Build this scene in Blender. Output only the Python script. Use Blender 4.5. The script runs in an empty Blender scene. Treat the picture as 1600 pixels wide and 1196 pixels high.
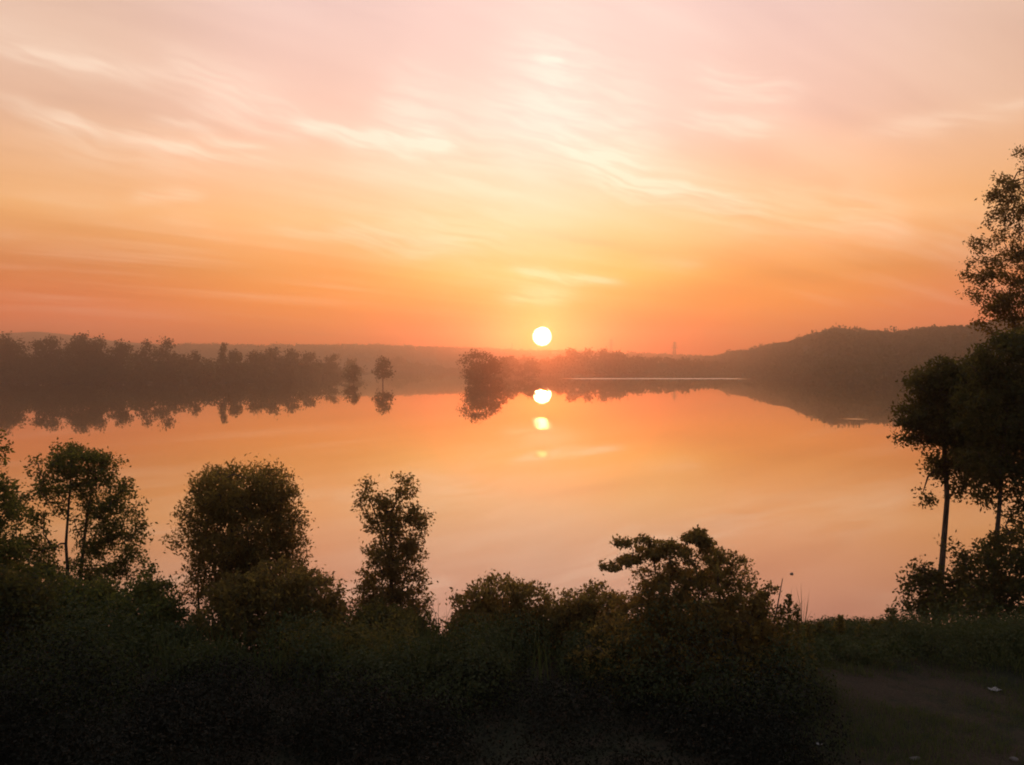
import bpy, math, random
import numpy as np
from mathutils import Vector, Matrix

SC = bpy.context.scene
COL = SC.collection
R = math.radians
rng = np.random.default_rng(11)

# ------------------------------------------------------------------ camera
F = 1333.0                       # focal length in photograph pixels (1600 wide)
HORIZON = 571.0
CAMZ = 10.0
PITCH = -math.atan((598.0 - HORIZON) / F)
cam_d = bpy.data.cameras.new('camera'); cam = bpy.data.objects.new('camera', cam_d); COL.objects.link(cam)
cam_d.sensor_width = 36.0; cam_d.lens = F / 1600.0 * 36.0
cam_d.clip_start = 0.1; cam_d.clip_end = 20000
cam.location = (0, 0, CAMZ); cam.rotation_euler = (math.pi / 2 + PITCH, 0, 0)
SC.camera = cam

def P(px, py, D):
    """world point seen at photograph pixel (px,py), D metres in front of the viewpoint"""
    u = (px - 800.0) / F; v = (598.0 - py) / F
    c, s = math.cos(PITCH), math.sin(PITCH)
    dy = c - v * s; dz = s + v * c
    k = D / dy
    return np.array((u * k, D, CAMZ + dz * k))

def lin(c):
    return tuple(((x / 255) / 12.92 if x / 255 <= .04045 else ((x / 255 + .055) / 1.055) ** 2.4) for x in c)

# ------------------------------------------------------------------ sky
SUN_AZ = math.degrees(math.atan(47.0 / F))
SUN_EL = math.degrees(math.atan(45.0 / F))
sun_dir = Vector((math.sin(R(SUN_AZ)) * math.cos(R(SUN_EL)), math.cos(R(SUN_AZ)) * math.cos(R(SUN_EL)), math.sin(R(SUN_EL))))

class G:
    """tiny helper for writing node trees as expressions"""
    def __init__(s, nt): s.nt = nt
    def n(s, t, **k):
        x = s.nt.nodes.new(t)
        for a, b in k.items(): setattr(x, a, b)
        return x
    def put(s, sock, v):
        if v is None: return
        if hasattr(v, 'is_output') or isinstance(v, bpy.types.NodeSocket): s.nt.links.new(v, sock)
        else: sock.default_value = v
    def m(s, op, a, b=None, c=None, clamp=False):
        x = s.n('ShaderNodeMath', operation=op, use_clamp=clamp)
        for i, v in enumerate((a, b, c)): s.put(x.inputs[i], v)
        return x.outputs[0]
    def v(s, op, a, b=None, out=0):
        x = s.n('ShaderNodeVectorMath', operation=op)
        s.put(x.inputs[0], a); s.put(x.inputs[1], b)
        return x.outputs[out]
    def dot(s, a, b): return s.v('DOT_PRODUCT', a, b, 1)
    def comb(s, x, y, z):
        c = s.n('ShaderNodeCombineXYZ')
        for i, q in enumerate((x, y, z)): s.put(c.inputs[i], q)
        return c.outputs[0]
    def sep(s, v):
        c = s.n('ShaderNodeSeparateXYZ'); s.put(c.inputs[0], v); return c.outputs
    def rng(s, v, a, b, c=0.0, d=1.0, smooth=True):
        x = s.n('ShaderNodeMapRange', interpolation_type='SMOOTHSTEP' if smooth else 'LINEAR')
        s.put(x.inputs[0], v)
        for i, q in enumerate((a, b, c, d)): x.inputs[i + 1].default_value = q
        return x.outputs[0]
    def mix(s, f, a, b, blend='MIX'):
        x = s.n('ShaderNodeMix', data_type='RGBA', blend_type=blend); x.clamp_factor = False
        s.put(x.inputs[0], f); s.put(x.inputs[6], a); s.put(x.inputs[7], b)
        return x.outputs[2]
    def ramp(s, f, stops):
        x = s.n('ShaderNodeValToRGB'); s.put(x.inputs[0], f); el = x.color_ramp.elements
        while len(el) < len(stops): el.new(0.5)
        for e, (p, c) in zip(el, stops): e.position = p; e.color = (*c[:3], 1)
        return x.outputs[0]
    def noise(s, vec, scale, detail=4, rough=.55, dist=0.0, dim='3D', col=False):
        x = s.n('ShaderNodeTexNoise', noise_dimensions=dim); s.put(x.inputs['Vector'], vec)
        x.inputs['Scale'].default_value = scale; x.inputs['Detail'].default_value = detail
        x.inputs['Roughness'].default_value = rough; x.inputs['Distortion'].default_value = dist
        return x.outputs[1 if col else 0]

world = bpy.data.worlds.new('World'); SC.world = world; world.use_nodes = True
wt = world.node_tree; wt.nodes.clear(); g = G(wt)
direction = g.v('NORMALIZE', g.n('ShaderNodeTexCoord').outputs['Generated'])
dx, dy, dz = g.sep(direction)
EL = g.m('MULTIPLY', g.m('ARCSINE', dz), 180 / math.pi)
AZ = g.m('MULTIPLY', g.m('ARCTAN2', dx, dy), 180 / math.pi)
dAZ = g.m('ABSOLUTE', g.m('SUBTRACT', AZ, SUN_AZ))
elf = g.m('POWER', g.m('MULTIPLY', g.m('MAXIMUM', EL, 0.0), 1 / 90.0), 0.5)
def col(*rows):
    return g.ramp(elf, [((e / 90.0) ** .5, c) for e, c in rows])
columns = [
 (0, col((0, (1.205, 0.065, 0.004)), (1.2, (0.973, 0.066, 0.005)), (2.6, (1.000, 0.105, 0.010)), (4.2, (1.000, 0.301, 0.052)), (6, (1.000, 0.540, 0.139)), (9.4, (1.020, 0.752, 0.434)), (15.6, (0.960, 0.731, 0.630)), (22.4, (0.961, 0.697, 0.610)), (34, (0.694, 0.547, 0.527)), (55, (0.480, 0.463, 0.505)), (90, (0.234, 0.253, 0.334)))),
 (6, col((0, (1.201, 0.078, 0.006)), (1.2, (1.037, 0.077, 0.005)), (2.6, (1.136, 0.149, 0.004)), (4.2, (1.092, 0.351, 0.031)), (6, (1.040, 0.560, 0.114)), (9.4, (1.030, 0.670, 0.320)), (15.6, (1.000, 0.697, 0.580)), (22.4, (0.956, 0.648, 0.575)), (34, (0.666, 0.524, 0.516)), (55, (0.463, 0.450, 0.505)), (90, (0.234, 0.253, 0.334)))),
 (15, col((0, (1.097, 0.141, 0.016)), (1.2, (1.224, 0.176, 0.013)), (2.6, (1.178, 0.249, 0.009)), (4.2, (1.133, 0.318, 0.022)), (6, (0.952, 0.344, 0.048)), (9.4, (1.134, 0.560, 0.223)), (15.6, (0.965, 0.602, 0.470)), (22.4, (0.871, 0.589, 0.524)), (34, (0.586, 0.466, 0.469)), (55, (0.426, 0.426, 0.492)), (90, (0.234, 0.253, 0.334)))),
 (30, col((0, (1.358, 0.218, 0.091)), (1.2, (1.425, 0.228, 0.086)), (2.6, (1.206, 0.214, 0.066)), (4.2, (0.872, 0.181, 0.034)), (6, (0.709, 0.202, 0.036)), (9.4, (0.914, 0.436, 0.141)), (15.6, (0.791, 0.490, 0.342)), (22.4, (0.776, 0.526, 0.414)), (34, (0.498, 0.398, 0.390)), (55, (0.365, 0.365, 0.437)), (90, (0.234, 0.253, 0.334)))),
 (75, col((0, (0.463, 0.153, 0.109)), (3, (0.414, 0.142, 0.091)), (8, (0.316, 0.178, 0.129)), (16, (0.402, 0.294, 0.253)), (34, (0.347, 0.305, 0.314)), (55, (0.277, 0.277, 0.338)), (90, (0.234, 0.253, 0.334)))),
 (180, col((0, (0.100, 0.089, 0.113)), (4, (0.125, 0.106, 0.130)), (10, (0.179, 0.140, 0.170)), (20, (0.202, 0.178, 0.221)), (45, (0.222, 0.222, 0.289)), (90, (0.234, 0.253, 0.334)))),
]
sky = columns[0][1]
for (a0, _), (a1, c1) in zip(columns, columns[1:]):
    sky = g.mix(g.rng(dAZ, a0, a1, smooth=True), sky, c1)

# high cirrus: plan-projected streaks, and the brighter wisps
den = g.m('ADD', g.m('MAXIMUM', dz, 0.0), 0.09)
plan = g.comb(g.m('DIVIDE', dx, den), g.m('DIVIDE', dy, den), 0.0)
ca, sa = math.cos(R(38)), math.sin(R(38))
strk = g.comb(g.m('MULTIPLY', g.dot(plan, (ca, sa, 0)), .42), g.m('MULTIPLY', g.dot(plan, (-sa, ca, 0)), 2.3), 0.0)
n1 = g.noise(strk, 0.9, 6, .5, .15)
n2 = g.noise(plan, 0.55, 4, .5, .4)
cirrus = g.m('MULTIPLY', g.rng(n1, .42, .80), g.rng(n2, .35, .68))
dark = g.m('MULTIPLY', g.rng(n1, .56, .30), g.rng(n2, .60, .36))
AE = g.comb(AZ, EL, 0.0)
warp = g.noise(g.v('MULTIPLY', AE, (.16, .3, 0)), 1.0, 2, .5, 0, col=True)
AEw = g.v('ADD', AE, g.v('MULTIPLY', g.v('SUBTRACT', warp, (.5, .5, .5)), (3.4, 1.6, 0)))
cb, sb = math.cos(R(-14)), math.sin(R(-14))
fr_ = g.comb(g.m('MULTIPLY', g.dot(AEw, (cb, sb, 0)), .22), g.m('MULTIPLY', g.dot(AEw, (-sb, cb, 0)), 1.7), 0.0)
fib = g.noise(fr_, 1.0, 4, .5, .1)
def sky_ae(px, py):
    p = P(px, py, 1.0) - np.array((0, 0, CAMZ)); p = p / np.linalg.norm(p)
    return np.array((math.degrees(math.atan2(p[0], p[1])), math.degrees(math.asin(p[2]))))
wisps = None
for x0, y0, x1, y1, w, st in [
    (-20,150,160,208,5,.22), (80,165,165,202,4,.18), (190,208,420,258,6,.28), (-20,62,250,135,10,.22), (230,185,330,200,4,.2), (300,215,400,225,4,.2), (60,200,330,262,16,.14),
    (470,192,590,222,7,.40), (560,215,700,228,9,.50), (600,140,680,215,32,.22), (820,100,1010,262,42,.30),
    (900,250,1150,324,13,.42), (1130,325,1390,352,24,.17), (1320,320,1410,348,14,.13), (830,96,888,101,3,.30),
    (815,424,945,440,5,.60), (790,462,890,462,8,.42), (210,304,305,311,5,.32), (460,356,720,388,8,.24),
    (1090,112,1240,156,12,.24), (1070,188,1210,196,9,.24), (1370,205,1620,160,9,.18), (300,160,480,205,16,.20),
    (1000,408,1090,408,5,.18), (540,330,800,395,18,.16), (700,200,840,300,60,.16), (250,95,420,150,14,.14)]:
    a, b = sky_ae(x0, y0), sky_ae(x1, y1)
    c = (a + b) / 2; d = (b - a); L = np.linalg.norm(d) / 2 * 1.1; d = d / np.linalg.norm(d)
    W = w / F * 57.3 * 1.9; nn = np.array((-d[1], d[0]))
    u = g.m('SUBTRACT', g.dot(AEw, (*(d / L), 0)), float(c @ d / L))
    v = g.m('SUBTRACT', g.dot(AEw, (*(nn / W), 0)), float(c @ nn / W))
    u2 = g.m('MULTIPLY', u, u)
    q = g.m('MULTIPLY_ADD', v, v, g.m('MULTIPLY', u2, u2))
    e = g.m('MULTIPLY', g.m('POWER', math.exp(-1), q), st)
    wisps = e if wisps is None else g.m('ADD', wisps, e)
wisps = g.m('MULTIPLY', wisps, g.rng(fib, .30, .70, .3, 1.35))
sky = g.mix(g.m('MULTIPLY', dark, .9), sky, g.mix(1.0, sky, (.84, .80, .82, 1), 'MULTIPLY'))
bright = g.mix(1.0, sky, (1.22, 1.22, 1.22, 1), 'MULTIPLY')
bright = g.mix(.5, bright, (*[q * 1.1 for q in lin((255, 244, 224))], 1))
lowfade = g.rng(EL, .5, 7)
cl = g.m('ADD', g.m('MULTIPLY', g.m('MULTIPLY', cirrus, lowfade), .95), g.m('MULTIPLY', wisps, 1.9), clamp=True)
cl = g.m('MULTIPLY', cl, g.rng(dAZ, 40, 95, 1, .25))
sky = g.mix(cl, sky, bright)
# physical sky underneath, then the aureole and the solar disc
nish = g.n('ShaderNodeTexSky', sky_type='NISHITA'); nish.sun_disc = False
nish.sun_elevation = R(SUN_EL); nish.sun_rotation = R(SUN_AZ); nish.dust_density = 4.0; nish.air_density = 1.2
sky = g.mix(.012, sky, nish.outputs[0])
ang = g.m('MULTIPLY', g.m('ARCCOSINE', g.m('MINIMUM', g.dot(direction, tuple(sun_dir)), 1.0)), 180 / math.pi)
aure = g.m('POWER', math.exp(-1), g.m('DIVIDE', ang, 0.5))
sky = g.mix(1.0, sky, g.mix(aure, (0, 0, 0, 1), (3.0, 1.2, .25, 1)), 'ADD')
disc = g.rng(ang, .66, .36)
sky = g.mix(disc, sky, (150, 115, 70, 1))
bg = g.n('ShaderNodeBackground'); g.put(bg.inputs[0], sky); bg.inputs[1].default_value = 1.07
wt.links.new(bg.outputs[0], g.n('ShaderNodeOutputWorld').inputs[0])
world.cycles.sampling_method = 'MANUAL'; world.cycles.sample_map_resolution = 1024

# ------------------------------------------------------------------ sun
sl = bpy.data.lights.new('sun', 'SUN'); sl.energy = 0.30; sl.angle = R(.55); sl.color = (1.0, .13, .01)
so = bpy.data.objects.new('sun', sl); COL.objects.link(so)
so.rotation_euler = (-sun_dir).to_track_quat('-Z', 'Y').to_euler(); so.location = (0, 0, 60)

SC.view_settings.view_transform = 'Standard'; SC.view_settings.look = 'None'
SC.view_settings.exposure = 0.0; SC.view_settings.gamma = 1.0; SC.view_settings.use_curve_mapping = False
SC.render.engine = 'CYCLES'
cy = SC.cycles
cy.use_denoising = True
try: cy.denoiser = 'OPENIMAGEDENOISE'
except Exception: pass
cy.max_bounces = 4; cy.diffuse_bounces = 1; cy.glossy_bounces = 3; cy.transmission_bounces = 3
cy.volume_bounces = 1; cy.transparent_max_bounces = 4
cy.sample_clamp_indirect = 6.0; cy.caustics_reflective = False; cy.caustics_refractive = False
cy.filter_width = 1.9

# ------------------------------------------------------------------ materials
def material(name):
    m = bpy.data.materials.new(name); m.use_nodes = True; m.node_tree.nodes.clear()
    return m, G(m.node_tree)
def finish(m, h, shader, volume=False):
    h.nt.links.new(shader, h.n('ShaderNodeOutputMaterial').inputs[1 if volume else 0]); return m

def leaf_material(name, c0, c1, trans=.5, rough=.75, tr=(3.6, 2.5, 1.15)):
    m, h = material(name)
    geo = h.n('ShaderNodeNewGeometry')
    tc = h.n('ShaderNodeTexCoord')
    patch = h.noise(tc.outputs['Object'], .6, 2)
    f = h.m('MULTIPLY_ADD', geo.outputs['Random Per Island'], .6, h.m('MULTIPLY', patch, .4))
    c = h.mix(f, (*c0, 1), (*c1, 1))
    p = h.n('ShaderNodeBsdfPrincipled'); h.put(p.inputs['Base Color'], c); p.inputs['Roughness'].default_value = rough
    p.inputs['Specular IOR Level'].default_value = .12
    t = h.n('ShaderNodeBsdfTranslucent'); h.put(t.inputs[0], h.mix(1.0, c, (*tr, 1), 'MULTIPLY'))
    mx = h.n('ShaderNodeMixShader'); mx.inputs[0].default_value = trans
    h.nt.links.new(p.outputs[0], mx.inputs[1]); h.nt.links.new(t.outputs[0], mx.inputs[2])
    return finish(m, h, mx.outputs[0])

M = {}
M['leaf_a'] = leaf_material('leaf_green', (.044, .068, .028), (.092, .122, .048), .55)
M['leaf_b'] = leaf_material('leaf_olive', (.080, .082, .038), (.150, .142, .062), .58)
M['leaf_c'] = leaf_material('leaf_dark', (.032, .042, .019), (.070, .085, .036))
M['leaf_far'] = leaf_material('leaf_far', (.030, .040, .018), (.070, .080, .034), .2, .7)
M['bramble_shade'] = leaf_material('bramble_leaf_shaded', (.005, .007, .004), (.014, .016, .009), .1)  # shade over the nearest thicket is put into this near-black leaf colour
M['undergrowth'] = leaf_material('undergrowth_leaf', (.032, .044, .019), (.084, .098, .040), .35, tr=(1.7, 1.6, .8))
M['leaf_glow'] = leaf_material('leaf_thin', (.060, .060, .024), (.12, .105, .045), .62)
M['weed'] = leaf_material('weed', (.050, .065, .022), (.120, .120, .045), .4)
M['grass'] = leaf_material('grass', (.042, .060, .025), (.102, .114, .048), .35, tr=(1.7, 1.7, .85))

def bark(name, c0, c1):
    m, h = material(name)
    tc = h.n('ShaderNodeTexCoord')
    n = h.noise(h.v('MULTIPLY', tc.outputs['Object'], (1, 1, .18)), 22, 5, .65)
    p = h.n('ShaderNodeBsdfPrincipled'); h.put(p.inputs['Base Color'], h.mix(h.rng(n, .35, .65), (*c0, 1), (*c1, 1)))
    p.inputs['Roughness'].default_value = .9
    b = h.n('ShaderNodeBump'); b.inputs['Strength'].default_value = .6; b.inputs['Distance'].default_value = .03
    h.put(b.inputs['Height'], n); h.nt.links.new(b.outputs[0], p.inputs['Normal'])
    return finish(m, h, p.outputs[0])
M['bark'] = bark('bark', (.045, .034, .025), (.11, .085, .062))
M['bark_pale'] = bark('bark_pale', (.09, .075, .06), (.18, .15, .12))

# ground: earth, dry grass and litter
m, h = material('ground_soil'); tc = h.n('ShaderNodeTexCoord'); pos = tc.outputs['Object']
px_, py_, pz_ = h.sep(pos)
big = h.noise(pos, .35, 5, .6); mid = h.noise(pos, 2.3, 6, .65); fine = h.noise(pos, 26, 4, .7)
soil = h.mix(h.rng(fine, .3, .7), (.028, .020, .012, 1), (.068, .050, .030, 1))
turf = h.mix(h.rng(fine, .3, .7), (.012, .015, .008, 1), (.036, .038, .018, 1))
c = h.mix(h.rng(h.m('ADD', h.m('MULTIPLY', big, .6), h.m('MULTIPLY', mid, .4)), .44, .56), turf, soil)
wood = h.mix(h.noise(pos, .05, 4), (.022, .030, .014, 1), (.050, .056, .026, 1))
c = h.mix(h.rng(py_, 60, 200), c, wood)
p = h.n('ShaderNodeBsdfPrincipled'); h.put(p.inputs['Base Color'], c); p.inputs['Roughness'].default_value = .95
p.inputs['Specular IOR Level'].default_value = .15
b = h.n('ShaderNodeBump'); b.inputs['Strength'].default_value = .8; b.inputs['Distance'].default_value = .06
h.put(b.inputs['Height'], h.m('ADD', mid, h.m('MULTIPLY', fine, .4))); h.nt.links.new(b.outputs[0], p.inputs['Normal'])
M['ground'] = finish(m, h, p.outputs[0])

# lake: still dark water; wind-ruffled streaks have a rougher skin
m, h = material('lake_surface'); tc = h.n('ShaderNodeTexCoord'); pos = tc.outputs['Object']
wx, wy, wz = h.sep(pos)
wob = h.m('MULTIPLY', h.m('SUBTRACT', h.noise(h.v('MULTIPLY', pos, (.02, .004, 0)), 1, 3), .5), 30)
def band(y0, y1, soft, x0=None, x1=None, sx=8, wobble=1.0):
    yy = h.m('ADD', wy, h.m('MULTIPLY', wob, wobble))
    r = h.m('MULTIPLY', h.rng(yy, y0 - soft, y0 + soft), h.rng(yy, y1 + soft, y1 - soft))
    if x0 is not None:
        r = h.m('MULTIPLY', r, h.m('MULTIPLY', h.rng(wx, x0 - sx, x0 + sx), h.rng(wx, x1 + sx, x1 - sx)))
    return r
ruffle = h.m('ADD', band(619, 650, 7, 42, 170, 14, .2), h.m('MULTIPLY', band(157, 160, .8, 62, 65.6, 1.4, 0), .45), clamp=True)
glit = h.m('MAXIMUM', band(134, 161, 1.0, wobble=0, x0=3.5, x1=6.7, sx=.3), h.m('MULTIPLY', band(92, 100, 1.5, wobble=0, x0=2.4, x1=4.3, sx=.3), .94))
rgh = h.m('MAXIMUM', h.m('MULTIPLY', ruffle, .42), h.m('MULTIPLY', glit, .122))
fr = h.n('ShaderNodeFresnel'); fr.inputs[0].default_value = 1.333
fac = h.m('MULTIPLY_ADD', fr.outputs[0], .44, .56, clamp=True)
gl = h.n('ShaderNodeBsdfGlossy'); h.put(gl.inputs['Color'], h.mix(h.rng(fr.outputs[0], .12, .52), (.80, .56, .47, 1), (1.0, .95, .86, 1))); h.put(gl.inputs['Roughness'], rgh)
df = h.n('ShaderNodeBsdfDiffuse'); df.inputs[0].default_value = (.030, .030, .022, 1)
swell = h.noise(h.v('MULTIPLY', pos, (.05, .12, 0)), 1.0, 3, .5)
b = h.n('ShaderNodeBump'); b.inputs['Strength'].default_value = 1.0; b.inputs['Distance'].default_value = .006
h.put(b.inputs['Height'], h.m('ADD', swell, h.m('MULTIPLY', h.noise(h.v('MULTIPLY', pos, (.55, 1.1, 0)), 1.0, 3, .55), .07)))
h.nt.links.new(b.outputs[0], gl.inputs['Normal'])
mx = h.n('ShaderNodeMixShader'); h.put(mx.inputs[0], fac)
h.nt.links.new(df.outputs[0], mx.inputs[1]); h.nt.links.new(gl.outputs[0], mx.inputs[2])
M['water'] = finish(m, h, mx.outputs[0])

def plain(name, c, rough=.6, metal=0.0):
    m, h = material(name)
    tc = h.n('ShaderNodeTexCoord'); n = h.noise(tc.outputs['Object'], 9, 4)
    p = h.n('ShaderNodeBsdfPrincipled'); p.inputs['Roughness'].default_value = rough; p.inputs['Metallic'].default_value = metal
    h.put(p.inputs['Base Color'], h.mix(n, (*[q * .7 for q in c], 1), (*c, 1)))
    return finish(m, h, p.outputs[0])
M['steel'] = plain('galvanised_steel', (.22, .22, .22), .6, .3)
M['paper'] = plain('litter_paper', (.34, .32, .30), .9)
M['stone'] = plain('stone', (.17, .15, .13), .9)
M['driftwood'] = plain('driftwood', (.30, .22, .16), .8)

# ------------------------------------------------------------------ mesh helpers
def link(o, parent=None):
    COL.objects.link(o)
    if parent is not None: o.parent = parent
    return o
def empty(name, loc, label=None, cat=None, group=None):
    o = bpy.data.objects.new(name, None); o.location = loc; o.empty_display_size = .3; COL.objects.link(o)
    return tag(o, label, cat, group)
def tag(o, label=None, cat=None, group=None, kind=None):
    if label: o['label'] = label
    if cat: o['category'] = cat
    if group: o['group'] = group
    if kind: o['kind'] = kind
    return o
def quads(name, V, Fq, mat, parent=None, smooth=False):
    """V (n,3), Fq (m,k) with constant k"""
    V = np.asarray(V, dtype=np.float32); Fq = np.asarray(Fq, dtype=np.int32)
    if parent is not None: V = V - np.array(parent.location, dtype=np.float32)
    me = bpy.data.meshes.new(name); k = Fq.shape[1]
    me.vertices.add(len(V)); me.vertices.foreach_set('co', V.ravel())
    me.loops.add(Fq.size); me.loops.foreach_set('vertex_index', Fq.ravel())
    me.polygons.add(len(Fq)); me.polygons.foreach_set('loop_start', np.arange(0, Fq.size, k, dtype=np.int32))
    if smooth: me.polygons.foreach_set('use_smooth', np.ones(len(Fq), dtype=bool))
    me.update(calc_edges=True); me.validate()
    me.materials.append(mat)
    return link(bpy.data.objects.new(name, me), parent)

def unit(a):
    return a / np.maximum(np.linalg.norm(a, axis=-1, keepdims=True), 1e-9)

def leaf_quads(c, size, aspect=.5, out=None, up=.0, droop=.25, face=None):
    """folded pointed leaves at the points c -> (verts, faces)"""
    n = len(c); r = rng
    d = unit(r.normal(size=(n, 3)))
    if out is not None: d = unit(d + out * 1.0)
    d[:, 2] += up - droop * r.random(n); d = unit(d)
    s = unit(np.cross(d, r.normal(size=(n, 3)))); nn = np.cross(d, s)
    if face is not None:
        nn = unit(face + r.normal(size=(n, 3)) * .55); d = unit(np.cross(nn, r.normal(size=(n, 3)))); s = np.cross(nn, d)
    L = (size * r.uniform(.5, 1.45, n))[:, None]; W = L * aspect * .5
    f = L * .12 * r.uniform(-.3, 1, (n, 1))
    v = np.stack([c - d * L * .5, c + s * W - d * L * .05 + nn * f, c + d * L * .5, c - s * W - d * L * .05 + nn * f], axis=1)
    return v.reshape(-1, 3), np.arange(n * 4).reshape(-1, 4)

def tubes(A, B, ra, rb, k=5):
    """frusta along segments A->B"""
    A = np.asarray(A); B = np.asarray(B); ra = np.asarray(ra)[:, None, None]; rb = np.asarray(rb)[:, None, None]
    d = unit(B - A); ref = np.where(np.abs(d[:, 2:3]) > .9, np.array([[1., 0, 0]]), np.array([[0, 0, 1.]]))
    s = unit(np.cross(d, ref)); t = np.cross(d, s)
    th = np.arange(k) * 2 * math.pi / k
    ring = np.cos(th)[None, :, None] * s[:, None, :] + np.sin(th)[None, :, None] * t[:, None, :]
    V = np.concatenate([A[:, None, :] + ring * ra, B[:, None, :] + ring * rb], axis=1)
    base = (np.arange(len(A)) * 2 * k)[:, None, None]
    i = np.arange(k); j = (i + 1) % k
    f = np.stack([i, j, j + k, i + k], axis=1)[None] + base
    return V.reshape(-1, 3), f.reshape(-1, 4)

def sample_lobes(lobes, n, shell=.55):
    w = np.array([l[6] if len(l) > 6 else 1.0 for l in lobes]) * np.array([(l[3] * l[4] * l[5]) ** .8 for l in lobes])
    k = rng.choice(len(lobes), n, p=w / w.sum())
    c = np.array([l[:3] for l in lobes])[k]; r = np.array([l[3:6] for l in lobes])[k]
    d = unit(rng.normal(size=(n, 3))); rad = rng.random(n) ** (1 / 3)
    rad = np.where(rng.random(n) < shell, rng.uniform(.78, 1.0, n), rad)
    return c + d * r * rad[:, None], d

def px_lobes(spec, D, depth=.9):
    """lobes given as (px, py, rx, ry[, weight[, dD]]) in photograph pixels at distance D"""
    out = []
    for s in spec:
        px, py, rx, ry = s[:4]; w = s[4] if len(s) > 4 else 1.0; dd = s[5] if len(s) > 5 else 0.0
        c = P(px, py, D + dd); k = (D + dd) / F
        out.append((*c, rx * k, max(rx, ry * .6) * k * depth, ry * k, w))
    return out

def grow(name, label, cat, base, trunks, lobes, npts, leaves, leaf, mat, group=None, aspect=.5, spread=.22, tip=.010,
         barkm='bark', shell=.5, droop=.25, up=0.0, interior=0.0, k=5, crown='crown', gravity=.12):
    """a woody plant: trunk lines, limbs reaching into the crown lobes, leaf sprays at the twig ends"""
    root = empty(name, tuple(base), label, cat, group)
    nodes, par, rad, istr = [], [], [], []
    for line in trunks:
        prev = -1
        for i, q in enumerate(line):
            nodes.append(np.array(q[:3])); par.append(prev); rad.append(q[3]); istr.append(True); prev = len(nodes) - 1
    pts, pd = sample_lobes(lobes, npts, shell)
    T = np.array(nodes)
    dist = np.min(np.linalg.norm(pts[:, None] - T[None], axis=2), axis=1)
    order = np.argsort(dist)
    cap = len(nodes) + npts * 2 + 4
    N = np.zeros((cap, 3)); N[:len(nodes)] = T; cnt = len(nodes)
    tz0 = min(q[2] for q in nodes)
    for i in order:
        q = pts[i]; dv = N[:cnt] - q
        dd = np.linalg.norm(dv * np.array((1, 1, .8)), axis=1) + np.maximum(dv[:, 2], 0) * .9
        if cnt > len(T): dd[:len(T)] *= 1.15
        j = int(np.argmin(dd)); a = N[j]
        L = np.linalg.norm(q - a)
        if L > .25:
            mid = a * .5 + q * .5 + rng.normal(size=3) * L * .08 + np.array((0, 0, gravity * L))
            N[cnt] = mid; par.append(j); rad.append(0); istr.append(False); j = cnt; cnt += 1
        N[cnt] = q; par.append(j); rad.append(0); istr.append(False); cnt += 1
    N = N[:cnt]; rad = np.array(rad, dtype=float); acc = np.zeros(cnt)
    kids = np.zeros(cnt, dtype=int)
    for i in range(cnt - 1, -1, -1):
        if acc[i] == 0: acc[i] = tip ** 2.2
        if par[i] >= 0: acc[par[i]] += acc[i] * .9; kids[par[i]] += 1
    rr = np.minimum(acc ** (1 / 2.2), max(rad.max() * .6, tip * 1.5)); istr = np.array(istr)
    rr[istr] = rad[istr]
    ti = [i for i in range(cnt) if par[i] >= 0 and istr[i]]; bi = [i for i in range(cnt) if par[i] >= 0 and not istr[i]]
    V1, f1 = tubes(N[[par[i] for i in ti]], N[ti], rr[[par[i] for i in ti]], rr[ti], 8)
    pa = [par[i] for i in bi]
    V2, f2 = tubes(N[pa], N[bi], np.minimum(rr[pa], rr[bi] * 1.5), rr[bi], k)
    quads('trunk', np.concatenate([V1, V2]), np.concatenate([f1, f2 + len(V1)]), M[barkm], root, True)
    nleaf = int(leaves * (1 - interior))
    kk = rng.integers(0, npts, nleaf)
    c = pts[kk] + rng.normal(size=(nleaf, 3)) * spread * np.array((1, 1, .8))
    out = pd[kk]
    if interior > 0:
        c2, o2 = sample_lobes(lobes, leaves - nleaf, 0.0); c = np.concatenate([c, c2]); out = np.concatenate([out, o2])
    V, f = leaf_quads(c, leaf, aspect, out * .6, up, droop)
    quads(crown, V, f, M[mat], root)
    return root

# ------------------------------------------------------------------ terrain
def pxof(x, y):
    return 800 + F * x / np.maximum(y, 1e-3)
SH_PX = [-4000, -800, 0, 200, 350, 440, 500, 545, 600, 700, 800, 900, 1060, 1120, 1165, 1230, 1300, 1400, 1600, 2400, 5000]
SH_D  = [900, 520, 462, 462, 466, 545, 640, 760, 1150, 1200, 900, 860, 850, 830, 780, 600, 450, 392, 345, 330, 500]
RG_PX = [1000, 1060, 1105, 1150, 1195, 1240, 1275, 1305, 1325, 1345, 1400, 1450, 1500, 1545, 1600, 1900, 2600, 5000]
RG_PY = [571, 562, 556, 549, 541, 530, 520, 513, 517, 515, 517, 513, 508, 502, 500, 500, 520, 560]
RG_D  = [1700, 1500, 1300, 1150, 1020, 920, 830, 780, 770, 760, 710, 665, 625, 600, 570, 560, 600, 900]
FH_PX = [-4000, -600, 0, 200, 300, 400, 570, 700, 850, 950, 1050, 1150, 1400, 5000]
FH_PY = [545, 545, 541, 540, 538, 539, 539, 543, 548, 550, 554, 559, 565, 560]
FL_PX = [-4000, -500, -100, 20, 55, 90, 130, 180, 260, 360, 500, 5000]
FL_PY = [540, 532, 522, 517, 515, 518, 523, 530, 536, 541, 560, 570]
def smooth(t): t = np.clip(t, 0, 1); return t * t * (3 - 2 * t)
def wav(x, y, s, seed=0):
    return (np.sin(x / s + 1.3 + seed) * np.cos(y / s * 1.17 + seed * 2.1) + .5 * np.sin(x / s * 2.3 + y / s * 1.7 + seed) + .25 * np.sin(x / s * 4.9 - y / s * 4.1))
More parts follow.
